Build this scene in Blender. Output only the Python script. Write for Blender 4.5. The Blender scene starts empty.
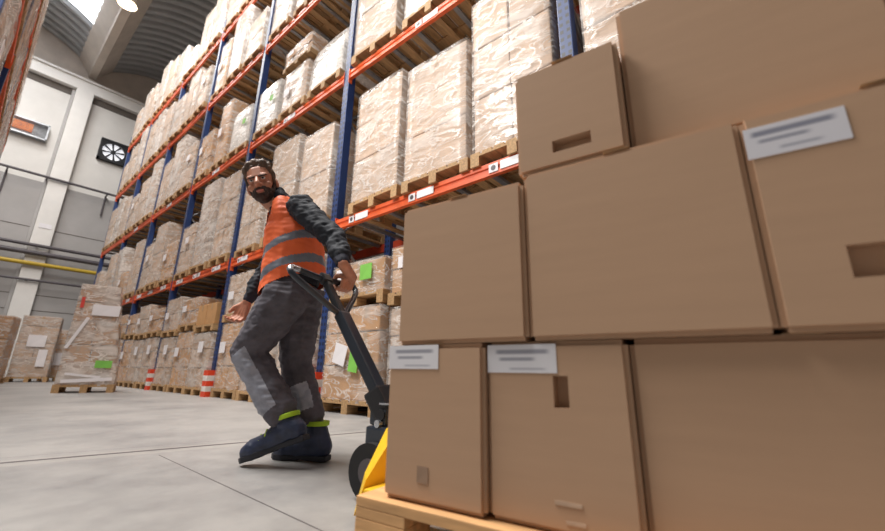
import bpy, bmesh, math, random
import numpy as np
from mathutils import Vector, Matrix, noise
R = math.radians
scene = bpy.context.scene
COL = scene.collection
random.seed(7)

# ------------------------------------------------------------------ camera
H = 0.43
yaw, pit, rol = R(50.43), R(15.39), R(0.9)
FPX = 392.72
fw = Vector((math.sin(yaw)*math.cos(pit), math.cos(yaw)*math.cos(pit), math.sin(pit)))
rt = Vector((math.cos(yaw), -math.sin(yaw), 0)); up = rt.cross(fw)
rt2 = rt*math.cos(rol)+up*math.sin(rol); up2 = rt2.cross(fw)
cd = bpy.data.cameras.new('camera'); cam = bpy.data.objects.new('camera', cd); COL.objects.link(cam)
M = Matrix((rt2, up2, -fw)).transposed().to_4x4(); M.translation = (0, 0, H)
cam.matrix_world = M
cd.sensor_width = 36; cd.lens = FPX/885*36; cd.clip_start = .02; cd.clip_end = 200
cd.dof.use_dof = True; cd.dof.focus_distance = 2.3; cd.dof.aperture_fstop = 2.2
scene.camera = cam
def seen(P, m=10):                      # is a world point inside the frame (with margin in px)
    d = Vector(P)-Vector((0, 0, H)); z = d.dot(fw)
    if z < .1: return False
    x = 442.5+FPX*d.dot(rt2)/z; y = 265.5-FPX*d.dot(up2)/z
    return -m < x < 885+m and -m < y < 531+m

# ------------------------------------------------------------------ materials
def lin(c):
    return tuple((v/255/12.92) if v/255 <= .04045 else ((v/255+.055)/1.055)**2.4 for v in c[:3])+(1,)
class NT:
    def __init__(s, name):
        s.m = bpy.data.materials.new(name); s.m.use_nodes = True
        s.t = s.m.node_tree; s.n = s.t.nodes; s.l = s.t.links
        s.b = s.n['Principled BSDF']; s.out = s.n['Material Output']
    def add(s, typ, **kw):
        n = s.n.new(typ)
        for k, v in kw.items():
            if hasattr(n, k): setattr(n, k, v)
            else: n.inputs[k].default_value = v
        return n
    def link(s, a, b): s.l.new(a, b)
    def coords(s, scale=(1, 1, 1), rot=(0, 0, 0)):
        tc = s.add('ShaderNodeTexCoord'); mp = s.add('ShaderNodeMapping')
        mp.inputs['Scale'].default_value = scale; mp.inputs['Rotation'].default_value = rot
        s.link(tc.outputs['Object'], mp.inputs['Vector']); return mp.outputs['Vector']
    def noise(s, vec, scale=5, detail=4, rough=.55):
        n = s.add('ShaderNodeTexNoise'); n.inputs['Scale'].default_value = scale
        n.inputs['Detail'].default_value = detail; n.inputs['Roughness'].default_value = rough
        s.link(vec, n.inputs['Vector']); return n.outputs['Fac']
    def ramp(s, fac, stops):
        r = s.add('ShaderNodeValToRGB'); e = r.color_ramp.elements
        while len(e) < len(stops): e.new(.5)
        for el, (p, c) in zip(e, stops): el.position = p; el.color = c
        s.link(fac, r.inputs['Fac']); return r.outputs['Color']
    def bump(s, h, strength=.3, dist=.01):
        b = s.add('ShaderNodeBump'); b.inputs['Strength'].default_value = strength; b.inputs['Distance'].default_value = dist
        s.link(h, b.inputs['Height']); s.link(b.outputs['Normal'], s.b.inputs['Normal'])
def mat(name, c, rough=.6, var=.0, scale=6, stretch=(1, 1, 1), bump=0, metal=0, emit=None, es=0, objrand=0, spec=.5, bdist=.01):
    t = NT(name); b = t.b
    b.inputs['Roughness'].default_value = rough; b.inputs['Metallic'].default_value = metal
    b.inputs['Specular IOR Level'].default_value = spec
    v = t.coords(stretch)
    f = t.noise(v, scale)
    lo = lin([max(0, x*(1-var)) for x in c]); hi = lin([min(255, x*(1+var)) for x in c])
    colr = t.ramp(f, [(.3, lo), (.7, hi)])
    if objrand:
        oi = t.add('ShaderNodeObjectInfo'); mr = t.add('ShaderNodeMapRange')
        mr.inputs['To Min'].default_value = 1-objrand; mr.inputs['To Max'].default_value = 1+objrand*.6
        t.link(oi.outputs['Random'], mr.inputs['Value'])
        hs = t.add('ShaderNodeHueSaturation'); t.link(colr, hs.inputs['Color']); t.link(mr.outputs['Result'], hs.inputs['Value'])
        colr = hs.outputs['Color']
    t.link(colr, b.inputs['Base Color'])
    if bump: t.bump(f, bump, bdist)
    if emit:
        b.inputs['Emission Color'].default_value = lin(emit); b.inputs['Emission Strength'].default_value = es
    return t.m

M_ = {}
M_['kraft'] = mat('kraft_card', (190, 155, 126), .75, .012, 3, (1, 1, 10), .03, spec=.3)
M_['kraft_core'] = mat('kraft_card_core', (120, 88, 64), .85, .04, 3)
M_['carton'] = mat('load_carton', (192, 164, 140), .7, .06, 4, objrand=.16)
M_['carton_brown'] = mat('brown_carton', (190, 144, 96), .7, .05, 4, objrand=.1)
M_['carton_white'] = mat('white_sheeting', (222, 214, 206), .55, .05, 5, objrand=.06)
M_['ink'] = mat('faded_stamp_ink', (156, 128, 106), .8, .05, 20)
M_['pale_ink'] = mat('pale_print', (194, 166, 142), .7, .05, 20)
M_['tape'] = mat('packing_tape', (176, 146, 112), .3, .03, 8)
M_['wood'] = mat('pallet_wood', (178, 142, 100), .75, .14, 5, (1, 9, 9), .15, objrand=.12)
M_['wood_new'] = mat('fresh_pallet_wood', (212, 164, 112), .7, .1, 5, (9, 1, 9), .12)
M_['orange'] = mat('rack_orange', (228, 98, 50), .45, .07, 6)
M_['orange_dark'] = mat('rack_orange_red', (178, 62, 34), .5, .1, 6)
M_['guard_red'] = mat('guard_red_orange', (226, 70, 36), .45, .06, 9)
M_['guard_white'] = mat('guard_white', (228, 222, 216), .5, .05, 9)
M_['galv'] = mat('galvanised_steel', (150, 152, 156), .4, .1, 9, metal=.6)
M_['white'] = mat('white_paper', (236, 232, 234), .6, .02, 6)
M_['green'] = mat('lime_paper', (128, 196, 84), .6, .04, 6)
M_['red_tape'] = mat('red_tape', (212, 70, 60), .5, .05, 6)
M_['yellow'] = mat('yellow_paint', (240, 192, 40), .4, .05, 8)
M_['black'] = mat('black_plastic', (34, 34, 38), .4, .1, 8)
M_['black_metal'] = mat('black_enamel', (40, 46, 56), .28, .08, 8, spec=.6)
M_['rubber'] = mat('black_rubber', (26, 26, 28), .7, .1, 8)
M_['chrome'] = mat('bright_steel', (205, 208, 214), .22, .04, 8, metal=.9)
M_['wall'] = mat('wall_panel_white', (218, 214, 209), .7, .02, 1.5)
M_['wall_low'] = mat('wall_panel_grey', (172, 168, 166), .75, .03, 1.2)
M_['concrete'] = mat('precast_concrete', (196, 184, 172), .8, .04, 2)
M_['trim'] = mat('column_paint', (232, 228, 223), .7, .02, 1.5)
M_['gap'] = mat('dark_joint_and_shade', (96, 88, 82), .8, .05, 3)
M_['roof'] = mat('corrugated_metal', (168, 168, 168), .5, .03, 2, metal=.25)
M_['pipe_yellow'] = mat('yellow_pipe_paint', (190, 158, 44), .45, .05, 3)
M_['pipe_dark'] = mat('dark_pipe', (84, 78, 82), .5, .08, 3)
M_['skin'] = mat('skin', (192, 132, 106), .5, .04, 30)
M_['hair'] = mat('brown_hair', (92, 72, 58), .6, .25, 60, (1, 1, .3), .5)
M_['beard'] = mat('dark_beard', (66, 46, 38), .7, .2, 80, bump=.4)
M_['lips'] = mat('lips', (186, 112, 100), .45, .03, 30)
M_['eye_white'] = mat('eye_white', (226, 220, 214), .25, .01, 30)
M_['iris'] = mat('iris', (40, 28, 22), .2, .02, 30)
M_['jumper'] = mat('dark_navy_jersey', (31, 35, 44), .8, .14, 30, bump=.2, bdist=.004)
M_['vest'] = mat('orange_hi_vis', (255, 112, 60), .6, .05, 14, emit=(255, 80, 30), es=0)
M_['reflective'] = mat('grey_reflective_band', (122, 126, 136), .35, .06, 20)
M_['trousers'] = mat('charcoal_work_cloth', (84, 80, 88), .75, .14, 16, bump=.15, bdist=.004)
M_['knee_panel'] = mat('light_grey_work_cloth', (150, 152, 164), .55, .14, 12, bump=.2, bdist=.006)
M_['dark_cloth'] = mat('dark_blue_cloth', (38, 40, 54), .8, .1, 16)
M_['boot'] = mat('navy_boot', (44, 52, 76), .5, .16, 20)
M_['sole'] = mat('boot_sole', (34, 34, 42), .6, .1, 20)
M_['lime'] = mat('lime_trim', (172, 208, 44), .6, .05, 20)
M_['lamp_glow'] = mat('lamp_glow', (255, 232, 205), .5, 0, 5, emit=(255, 222, 180), es=12)
M_['sky_panel'] = mat('skylight_sheet', (245, 248, 250), .4, .01, 2, emit=(240, 246, 255), es=3.2)
M_['fan_light'] = mat('daylight_behind_fan', (240, 240, 240), .6, .01, 2, emit=(240, 242, 250), es=.75)
M_['heat_glow'] = mat('heater_glow', (250, 150, 90), .5, .3, 5, emit=(255, 120, 50), es=.55)

def post_material():
    t = NT('rack_blue_perforated'); t.b.inputs['Roughness'].default_value = .45
    tc = t.add('ShaderNodeTexCoord'); sx = t.add('ShaderNodeSeparateXYZ'); t.link(tc.outputs['Object'], sx.inputs[0])
    def tri(sock, period, off=0):       # |frac(v/period)-.5|
        a = t.add('ShaderNodeMath', operation='MULTIPLY_ADD'); t.link(sock, a.inputs[0]); a.inputs[1].default_value = 1/period; a.inputs[2].default_value = off
        f = t.add('ShaderNodeMath', operation='FRACT'); t.link(a.outputs[0], f.inputs[0])
        s = t.add('ShaderNodeMath', operation='SUBTRACT'); t.link(f.outputs[0], s.inputs[0]); s.inputs[1].default_value = .5
        b = t.add('ShaderNodeMath', operation='ABSOLUTE'); t.link(s.outputs[0], b.inputs[0]); return b.outputs[0]
    hz = t.add('ShaderNodeMath', operation='LESS_THAN'); t.link(tri(sx.outputs['Z'], .08), hz.inputs[0]); hz.inputs[1].default_value = .24
    hy = t.add('ShaderNodeMath', operation='LESS_THAN'); t.link(tri(sx.outputs['Y'], .06, .0), hy.inputs[0]); hy.inputs[1].default_value = .26
    mm = t.add('ShaderNodeMath', operation='MULTIPLY'); t.link(hz.outputs[0], mm.inputs[0]); t.link(hy.outputs[0], mm.inputs[1])
    n = t.noise(tc.outputs['Object'], 3)
    base = t.ramp(n, [(.3, lin((28, 50, 98))), (.7, lin((40, 66, 120)))])
    mx = t.add('ShaderNodeMix', data_type='RGBA'); t.link(mm.outputs[0], mx.inputs['Factor']); t.link(base, mx.inputs['A']); mx.inputs['B'].default_value = lin((16, 20, 36))
    t.link(mx.outputs['Result'], t.b.inputs['Base Color']); return t.m
M_['blue'] = post_material()

def film_material(name, lo, hi, streak, tint=(246, 241, 236)):
    t = NT(name); b = t.b
    b.inputs['Base Color'].default_value = lin(tint); b.inputs['Roughness'].default_value = .2
    b.inputs['Specular IOR Level'].default_value = .7
    v = t.coords((1, 1, 2.8), (.3, .12, .1))
    oi = t.add('ShaderNodeObjectInfo'); sh = t.add('ShaderNodeVectorMath', operation='ADD'); mu = t.add('ShaderNodeMath', operation='MULTIPLY')
    t.link(oi.outputs['Random'], mu.inputs[0]); mu.inputs[1].default_value = 37.0
    t.link(v, sh.inputs[0]); t.link(mu.outputs[0], sh.inputs[1]); v = sh.outputs[0]
    def nz(scale, det, dist):
        n = t.add('ShaderNodeTexNoise'); n.inputs['Scale'].default_value = scale; n.inputs['Detail'].default_value = det; n.inputs['Distortion'].default_value = dist
        t.link(v, n.inputs['Vector']); return n.outputs['Fac']
    def mr(sock, a, b2, c, d):
        m = t.add('ShaderNodeMapRange', interpolation_type='SMOOTHSTEP'); t.link(sock, m.inputs['Value'])
        for k, x in zip(('From Min', 'From Max', 'To Min', 'To Max'), (a, b2, c, d)): m.inputs[k].default_value = x
        return m.outputs['Result']
    haze = mr(nz(2.3, 3, .8), .38, .68, lo, hi)
    n2 = nz(2.9, 5, 1.1)
    sb = t.add('ShaderNodeMath', operation='SUBTRACT'); t.link(n2, sb.inputs[0]); sb.inputs[1].default_value = .5
    ab = t.add('ShaderNodeMath', operation='ABSOLUTE'); t.link(sb.outputs[0], ab.inputs[0])
    rid = mr(ab.outputs[0], .0, .045, streak, 0)
    mxm = t.add('ShaderNodeMath', operation='MAXIMUM'); t.link(haze, mxm.inputs[0]); t.link(rid, mxm.inputs[1])
    t.bump(n2, .3, .05)
    tr = t.add('ShaderNodeBsdfTransparent'); mx = t.add('ShaderNodeMixShader')
    t.link(mxm.outputs[0], mx.inputs['Fac']); t.link(tr.outputs[0], mx.inputs[1]); t.link(b.outputs[0], mx.inputs[2])
    t.link(mx.outputs[0], t.out.inputs['Surface']); return t.m
M_['film'] = film_material('stretch_film', .1, .42, .62)
M_['film_white'] = film_material('cloudy_film', .25, .68, .8)

def floor_material():
    t = NT('polished_concrete'); b = t.b
    tc = t.add('ShaderNodeTexCoord'); o = tc.outputs['Object']
    n1 = t.noise(o, .9, 6, .6); n2 = t.noise(o, 6, 8, .72)
    ad = t.add('ShaderNodeMath', operation='MULTIPLY_ADD'); t.link(n2, ad.inputs[0]); ad.inputs[1].default_value = .5; t.link(n1, ad.inputs[2])
    base = t.ramp(ad.outputs[0], [(.45, lin((98, 98, 99))), (.62, lin((136, 134, 133))), (.85, lin((160, 157, 154)))])
    sx = t.add('ShaderNodeSeparateXYZ'); t.link(o, sx.inputs[0])
    def line(a, bb, c, w, lo=None):
        m1 = t.add('ShaderNodeMath', operation='MULTIPLY_ADD'); t.link(sx.outputs['X'], m1.inputs[0]); m1.inputs[1].default_value = a; m1.inputs[2].default_value = c
        m2 = t.add('ShaderNodeMath', operation='MULTIPLY_ADD'); t.link(sx.outputs['Y'], m2.inputs[0]); m2.inputs[1].default_value = bb; t.link(m1.outputs[0], m2.inputs[2])
        ab = t.add('ShaderNodeMath', operation='ABSOLUTE'); t.link(m2.outputs[0], ab.inputs[0])
        lt = t.add('ShaderNodeMath', operation='LESS_THAN'); t.link(ab.outputs[0], lt.inputs[0]); lt.inputs[1].default_value = w
        r = lt.outputs[0]
        if lo is not None:
            g = t.add('ShaderNodeMath', operation='LESS_THAN'); t.link(sx.outputs['Y'], g.inputs[0]); g.inputs[1].default_value = lo
            k = t.add('ShaderNodeMath', operation='MULTIPLY'); t.link(r, k.inputs[0]); t.link(g.outputs[0], k.inputs[1]); r = k.outputs[0]
        return r
    # main joint through (.25,2.84)-(2.29,2.40); a thin saw cut at right angles to it; a pale repaired strip beside the joint
    nx, ny = .2108, .9775; c = -(nx*.25+ny*2.84)
    j1 = line(nx, ny, c, .019); j3 = line(nx, ny, c-.15, .002)
    j2 = line(.9775, -.02, -.725, .0028, 2.55)
    pale = line(nx, ny, c+.02, .085)
    m0 = t.add('ShaderNodeMix', data_type='RGBA'); mk = t.add('ShaderNodeMath', operation='MULTIPLY'); t.link(pale, mk.inputs[0]); mk.inputs[1].default_value = .3
    t.link(mk.outputs[0], m0.inputs['Factor']); t.link(base, m0.inputs['A']); m0.inputs['B'].default_value = lin((178, 173, 166))
    mxx = t.add('ShaderNodeMath', operation='MAXIMUM'); t.link(j1, mxx.inputs[0]); t.link(j2, mxx.inputs[1])
    mx3 = t.add('ShaderNodeMath', operation='MAXIMUM'); t.link(mxx.outputs[0], mx3.inputs[0]); t.link(j3, mx3.inputs[1])
    sc = t.add('ShaderNodeMath', operation='MULTIPLY'); t.link(mx3.outputs[0], sc.inputs[0]); sc.inputs[1].default_value = .85
    m1 = t.add('ShaderNodeMix', data_type='RGBA'); t.link(sc.outputs[0], m1.inputs['Factor']); t.link(m0.outputs['Result'], m1.inputs['A']); m1.inputs['B'].default_value = lin((70, 62, 66))
    t.link(m1.outputs['Result'], b.inputs['Base Color'])
    rr = t.add('ShaderNodeMapRange'); t.link(n2, rr.inputs['Value']); rr.inputs['To Min'].default_value = .3; rr.inputs['To Max'].default_value = .62
    t.link(rr.outputs['Result'], b.inputs['Roughness']); t.bump(n2, .06, .01)
    return t.m
M_['floor'] = floor_material()

def print_material(name, bg, ink, rows):
    # paper with blurred lines of print; generated coords: x across, z up
    t = NT(name); t.b.inputs['Roughness'].default_value = .5
    tc = t.add('ShaderNodeTexCoord'); sx = t.add('ShaderNodeSeparateXYZ'); t.link(tc.outputs['Generated'], sx.inputs[0])
    acc = None
    for z, h, x0, x1, k in rows:
        def sm(sock, a, b2):
            mr = t.add('ShaderNodeMapRange', interpolation_type='SMOOTHSTEP'); t.link(sock, mr.inputs['Value'])
            mr.inputs['From Min'].default_value = a; mr.inputs['From Max'].default_value = b2; return mr.outputs['Result']
        d = t.add('ShaderNodeMath', operation='SUBTRACT'); t.link(sx.outputs['Z'], d.inputs[0]); d.inputs[1].default_value = z
        ab = t.add('ShaderNodeMath', operation='ABSOLUTE'); t.link(d.outputs[0], ab.inputs[0])
        a = sm(ab.outputs[0], h*1.3, h*.4); l = sm(sx.outputs['X'], x0, x0+.08); r = sm(sx.outputs['X'], x1, x1-.12)
        p = t.add('ShaderNodeMath', operation='MULTIPLY'); t.link(a, p.inputs[0]); t.link(l, p.inputs[1])
        q = t.add('ShaderNodeMath', operation='MULTIPLY'); t.link(p.outputs[0], q.inputs[0]); t.link(r, q.inputs[1])
        s = t.add('ShaderNodeMath', operation='MULTIPLY'); t.link(q.outputs[0], s.inputs[0]); s.inputs[1].default_value = k
        if acc is None: acc = s.outputs[0]
        else:
            mm = t.add('ShaderNodeMath', operation='MAXIMUM'); t.link(acc, mm.inputs[0]); t.link(s.outputs[0], mm.inputs[1]); acc = mm.outputs[0]
    mx = t.add('ShaderNodeMix', data_type='RGBA'); t.link(acc, mx.inputs['Factor']); mx.inputs['A'].default_value = lin(bg); mx.inputs['B'].default_value = lin(ink)
    t.link(mx.outputs['Result'], t.b.inputs['Base Color']); return t.m
M_['print_a'] = print_material('address_label_print', (224, 222, 228), (120, 122, 140), [(.76, .1, .04, .95, .85), (.5, .07, .1, .7, .7), (.2, .06, .3, .8, .5)])
M_['print_b'] = print_material('delivery_label_print', (230, 228, 232), (132, 132, 146), [(.74, .09, .1, .95, .8), (.48, .07, .15, .75, .75), (.14, .05, .3, .9, .45)])
M_['print_beam'] = print_material('beam_tag_print', (236, 234, 236), (100, 104, 126), [(.6, .2, .1, .9, .6), (.25, .1, .3, .8, .5)])

# ------------------------------------------------------------------ mesh builder
class MB:
    def __init__(s): s.v = []; s.f = []; s.mi = []; s.sm = []
    def add(s, vs, fs, mi=0, smooth=False):
        o = len(s.v); s.v += [tuple(v) for v in vs]
        for f in fs: s.f.append([i+o for i in f]); s.mi.append(mi); s.sm.append(smooth)
        return s
    def box(s, c, d, mi=0, rot=None, bev=0):
        x, y, z = d[0]/2, d[1]/2, d[2]/2; c = Vector(c)
        if bev:
            b = min(bev, x*.45, y*.45, z*.45); pts = []; 
            bm = bmesh.new(); bmesh.ops.create_cube(bm, size=1)
            for v in bm.verts: v.co = Vector((v.co.x*2*x, v.co.y*2*y, v.co.z*2*z))
            bmesh.ops.bevel(bm, geom=bm.edges[:]+bm.verts[:], offset=b, segments=2, profile=.6, affect='EDGES')
            bm.verts.index_update()
            vs = [v.co.copy() for v in bm.verts]; fs = [[v.index for v in f.verts] for f in bm.faces]; bm.free()
        else:
            vs = [Vector(p) for p in ((-x, -y, -z), (x, -y, -z), (x, y, -z), (-x, y, -z), (-x, -y, z), (x, -y, z), (x, y, z), (-x, y, z))]
            fs = [(0, 3, 2, 1), (4, 5, 6, 7), (0, 1, 5, 4), (1, 2, 6, 5), (2, 3, 7, 6), (3, 0, 4, 7)]
        if rot is not None: vs = [rot @ v for v in vs]
        return s.add([v+c for v in vs], fs, mi)
    def cone(s, p0, p1, r0, r1, n=12, mi=0, caps=True, smooth=True):
        p0, p1 = Vector(p0), Vector(p1); a = (p1-p0).normalized()
        u = a.orthogonal().normalized(); w = a.cross(u)
        vs = []
        for p, r in ((p0, r0), (p1, r1)):
            for i in range(n):
                t = 2*math.pi*i/n; vs.append(p+(u*math.cos(t)+w*math.sin(t))*r)
        s.add(vs, [(i, (i+1) % n, n+(i+1) % n, n+i) for i in range(n)], mi, smooth)
        if caps:
            s.add(vs[:n], [list(range(n))[::-1]], mi); s.add(vs[n:], [list(range(n))], mi)
        return s
    def tube(s, pts, r, n=10, mi=0, closed=False):
        pts = [Vector(p) for p in pts]; N = len(pts); vs = []; ref = None
        for i, p in enumerate(pts):
            a = pts[(i+1) % N] if (closed or i < N-1) else p; b = pts[i-1] if (closed or i > 0) else p
            t = (a-b).normalized()
            if ref is None: ref = t.orthogonal().normalized()
            ref = (ref-t*ref.dot(t)).normalized(); w = t.cross(ref)
            for k in range(n):
                q = 2*math.pi*k/n; vs.append(p+(ref*math.cos(q)+w*math.sin(q))*r)
        fs = []
        for i in range(N if closed else N-1):
            j = (i+1) % N
            for k in range(n): fs.append((i*n+k, i*n+(k+1) % n, j*n+(k+1) % n, j*n+k))
        s.add(vs, fs, mi, True)
        if not closed:
            s.add(vs[:n], [list(range(n))[::-1]], mi); s.add(vs[-n:], [list(range(n))], mi)
        return s
    def extrude(s, prof, axis, a, b, mi=0, closed=True, smooth=False):
        # prof: list of 2-D points in the plane across the axis ('x','y','z')
        def P(p, t):
            return {'y': (p[0], t, p[1]), 'x': (t, p[0], p[1]), 'z': (p[0], p[1], t)}[axis]
        n = len(prof); vs = [P(p, a) for p in prof]+[P(p, b) for p in prof]
        m = n if closed else n-1
        s.add(vs, [(i, (i+1) % n, n+(i+1) % n, n+i) for i in range(m)], mi, smooth)
        if closed: s.add(vs, [list(range(n))[::-1], list(range(n, 2*n))], mi)
        return s
    def build(s, name, mats, parent=None, loc=None, rotz=None):
        me = bpy.data.meshes.new(name); me.from_pydata(s.v, [], s.f)
        mats = mats if isinstance(mats, (list, tuple)) else [mats]
        for m in mats: me.materials.append(m)
        me.polygons.foreach_set('material_index', s.mi); me.polygons.foreach_set('use_smooth', s.sm)
        bm = bmesh.new(); bm.from_mesh(me); bmesh.ops.recalc_face_normals(bm, faces=bm.faces[:]); bm.to_mesh(me); bm.free()
        me.update()
        return link(name, me, parent, loc, rotz)
def link(name, me, parent=None, loc=None, rotz=None):
    o = bpy.data.objects.new(name, me); COL.objects.link(o)
    if parent: o.parent = parent
    if loc is not None: o.location = loc
    if rotz is not None: o.rotation_euler = (0, 0, rotz)
    return o
def tag(o, label=None, cat=None, group=None, kind=None):
    if label: o['label'] = label
    if cat: o['category'] = cat
    if group: o['group'] = group
    if kind: o['kind'] = kind
    return o
def empty(name, loc=(0, 0, 0), rotz=0):
    o = bpy.data.objects.new(name, None); o.empty_display_size = .1; COL.objects.link(o)
    o.location = loc; o.rotation_euler = (0, 0, rotz); return o
def kids(o): return list(o.children)
def copy_tree(o, parent=None):
    c = o.copy(); COL.objects.link(c)
    if parent: c.parent = parent
    for ch in kids(o): copy_tree(ch, c)
    return c
def struct(o): o['kind'] = 'structure'; return o

# ------------------------------------------------------------------ setting
YW = 24.0
b = MB(); b.add([(-7, -6, 0), (12, -6, 0), (12, YW+.3, 0), (-7, YW+.3, 0), (-7, -6, -.2), (12, -6, -.2), (12, YW+.3, -.2), (-7, YW+.3, -.2)],
                [(0, 1, 2, 3), (7, 6, 5, 4), (0, 4, 5, 1), (1, 5, 6, 2), (2, 6, 7, 3), (3, 7, 4, 0)])
struct(b.build('floor', M_['floor']))
# end wall: grey lower panels, white upper panels with dark joints, a deep cornice beam over a painted shade strip, gable plate above
b = MB()
b.box((2.5, YW+.15, 4.2), (19, .3, 8.4), 1)
b.box((2.5, YW+.15, 10.8), (19, .3, 4.8), 0)
for z in (1.6, 2.75, 3.4, 6.3): b.box((2.5, YW-.003, z), (19, .012, .03), 2)
b.box((2.5, YW+.2, 15.2), (19, .2, 4.0), 3)
for x in (-4.5, -1.5, 4.3): b.box((x, YW-.003, 6.6), (.03, .012, 13.2), 2)
b.box((2.5, YW-.01, 13.17), (19, .04, .34), 2)  # dark strip painted in for the shadow line under the cornice
struct(b.build('wall_far', [M_['wall'], M_['wall_low'], M_['gap'], M_['concrete']]))
b = MB(); b.box((2.5, YW-.16, 13.58), (19, .32, .5), 0, bev=.02); b.box((2.5, YW-.22, 13.88), (19, .44, .1), 0, bev=.02)
struct(b.build('trim_1', M_['trim']))
b = MB()
b.box((1.38, YW-.2, 6.65), (.64, .4, 13.3), 0, bev=.03); b.box((1.0, YW-.06, 6.65), (.1, .12, 13.3), 1)
struct(b.build('trim_2', [M_['trim'], M_['wall_low']]))
b = MB(); b.box((-4.6, YW-.2, 6.65), (.64, .4, 13.3), 0, bev=.03); b.box((7.4, YW-.2, 6.65), (.64, .4, 13.3), 0, bev=.03)
struct(b.build('trim_3', M_['trim']))
b = MB(); b.box((9.2, 9, 8), (.3, 30.6, 16), 0); struct(b.build('wall_right', M_['wall_low']))
# roof: Y-shaped concrete girders with corrugated vaults between their wings
GX = (-4.52, 1.48, 7.48)
for i, gx in enumerate(GX):
    b = MB()
    prof = [(gx-.14, 14.3), (gx+.14, 14.3), (gx+.17, 14.45), (gx+.62, 15.05), (gx+.66, 15.22), (gx+.5, 15.22), (gx, 14.72), (gx-.5, 15.22), (gx-.66, 15.22), (gx-.62, 15.05), (gx-.17, 14.45)]
    b.extrude(prof, 'y', -6, YW); struct(b.build('ceiling_girder_%d' % (i+1), M_['concrete']))
def vault(x0, x1, y0, y1, name, rise=.85, m='roof', per=.5):
    n = max(8, int((y1-y0)/per*12)); k = 14; vs = []; fs = []
    for i in range(n+1):
        y = y0+(y1-y0)*i/n; c = .17*math.sin(2*math.pi*(y-y0)/per)
        c = max(-.1, min(.1, c*2.2))
        for j in range(k+1):
            t = j/k; vs.append((x0+(x1-x0)*t, y, 15.15+rise*4*t*(1-t)+c))
    for i in range(n):
        for j in range(k): a = i*(k+1)+j; fs.append((a, a+1, a+k+2, a+k+1))
    b = MB(); b.add(vs, fs, 0, False); return struct(b.build(name, M_[m]))
vault(2.02, 6.94, 2.5, YW+.1, 'ceiling_vault_1')
SK0, SK1 = 18.0, 21.0
vault(-3.98, .94, SK1, YW+.1, 'ceiling_vault_2'); vault(-3.98, .94, 2.5, SK0, 'ceiling_vault_3')
vault(-3.98, .94, SK0, SK1, 'skylight_1', m='sky_panel')

# ------------------------------------------------------------------ things on the end wall
f = empty('exhaust_fan', (2.95, YW-.02, 10.83)); tag(f, 'square dark-framed exhaust fan with a bright round opening, high on the end wall', 'fan')
b = MB()
for sx, sz, w, h in ((-.51, 0, .1, 1.12), (.51, 0, .1, 1.12), (0, .51, 1.12, .1), (0, -.51, 1.12, .1)): b.box((sx, -.1, sz), (w, .2, h))
n = 32; ring = []
for i in range(n):
    t = 2*math.pi*i/n; ring.append((.44*math.cos(t), .44*math.sin(t)))
sq = []
for x, z in ring:
    k = .5/max(abs(x), abs(z)); sq.append((x*k, z*k))
b.add([(x, -.16, z) for x, z in ring]+[(x, -.16, z) for x, z in sq], [(i, (i+1) % n, n+(i+1) % n, n+i) for i in range(n)])
b.build('frame', M_['black'], f)
b = MB(); b.cone((0, -.005, 0), (0, .005, 0), .45, .45, 32); b.build('opening', M_['fan_light'], f)
for k in range(8):
    t = 2*math.pi*k/8+.2; d = Vector((math.cos(t), 0, math.sin(t))); w = Vector((-math.sin(t), 0, math.cos(t)))
    b = MB(); p0 = d*.08; p1 = d*.43
    q = [p0-w*.022, p1-w*.05, p1+w*.05, p0+w*.022]
    b.add([v+Vector((0, -.09, 0)) for v in q]+[v+Vector((0, -.07, 0)) for v in q], [(0, 1, 2, 3), (7, 6, 5, 4), (0, 4, 5, 1), (1, 5, 6, 2), (2, 6, 7, 3), (3, 7, 4, 0)])
    b.build('blade', M_['black'], f)
b = MB(); b.cone((0, -.13, 0), (0, -.03, 0), .1, .1, 16); b.build('hub', M_['black'], f)

h = empty('wall_heater', (0.0, YW-.02, 10.6)); tag(h, 'grey louvred wall heater with an orange glow, high on the end wall', 'heater')
b = MB()
for sx, sz, w, hh in ((-.6, 0, .06, .74), (.6, 0, .06, .74), (0, .35, 1.26, .06), (0, -.35, 1.26, .06)): b.box((sx, -.15, sz), (w, .3, hh))
b.box((0, -.02, 0), (1.2, .04, .7)); b.build('casing', M_['galv'], h)
for k in range(9):
    b = MB(); b.box((0, -.26, -.28+k*.07), (1.15, .05, .012), rot=Matrix.Rotation(R(12), 3, 'X')); b.build('louvre', M_['galv'], h)
b = MB(); b.box((-.2, -.1, .05), (.66, .1, .36)); b.build('burner', M_['heat_glow'], h)

def pipe(name, z, y, r, m, label, cat, x0=-6, x1=8.9):
    o = MB().cone((x0, y, z), (x1, y, z), r, r, 12)
    for x in range(int(x0)+1, int(x1), 3): o.box((x+.3, (y+YW)/2-.015, z), (.06, YW-y-.03, .08))
    return tag(o.build(name, m), label, cat)
pipe('gas_pipe', 4.63, YW-.55, .085, M_['pipe_yellow'], 'yellow pipe running across the grey lower end wall', 'pipe')
pipe('wall_pipe', 5.42, YW-.55, .07, M_['pipe_dark'], 'topmost of the dark pipes running above the yellow pipe', 'pipe')
pipe('wall_pipe', 5.08, YW-.58, .1, M_['pipe_dark'], 'thick dark pipe running just above the yellow pipe', 'pipe')
pipe('wall_pipe', 3.95, YW-.5, .05, M_['pipe_dark'], 'thin dark pipe running just below the yellow pipe', 'pipe')
o = MB().cone((-6, YW-.5, 8.52), (8.9, YW-.5, 8.52), .055, .055, 10)
for x in (-4, -.2, 1.0, 3.1, 5.4): o.box((x, YW-.265, 8.5), (.05, .47, .05)); o.cone((x, YW-.08, 8.5), (x, YW-.08, 7.5), .035, .035, 8)
tag(o.build('cable_conduit', M_['pipe_dark']), 'dark cable conduit crossing the end wall below the fan and heater', 'conduit')
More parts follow.
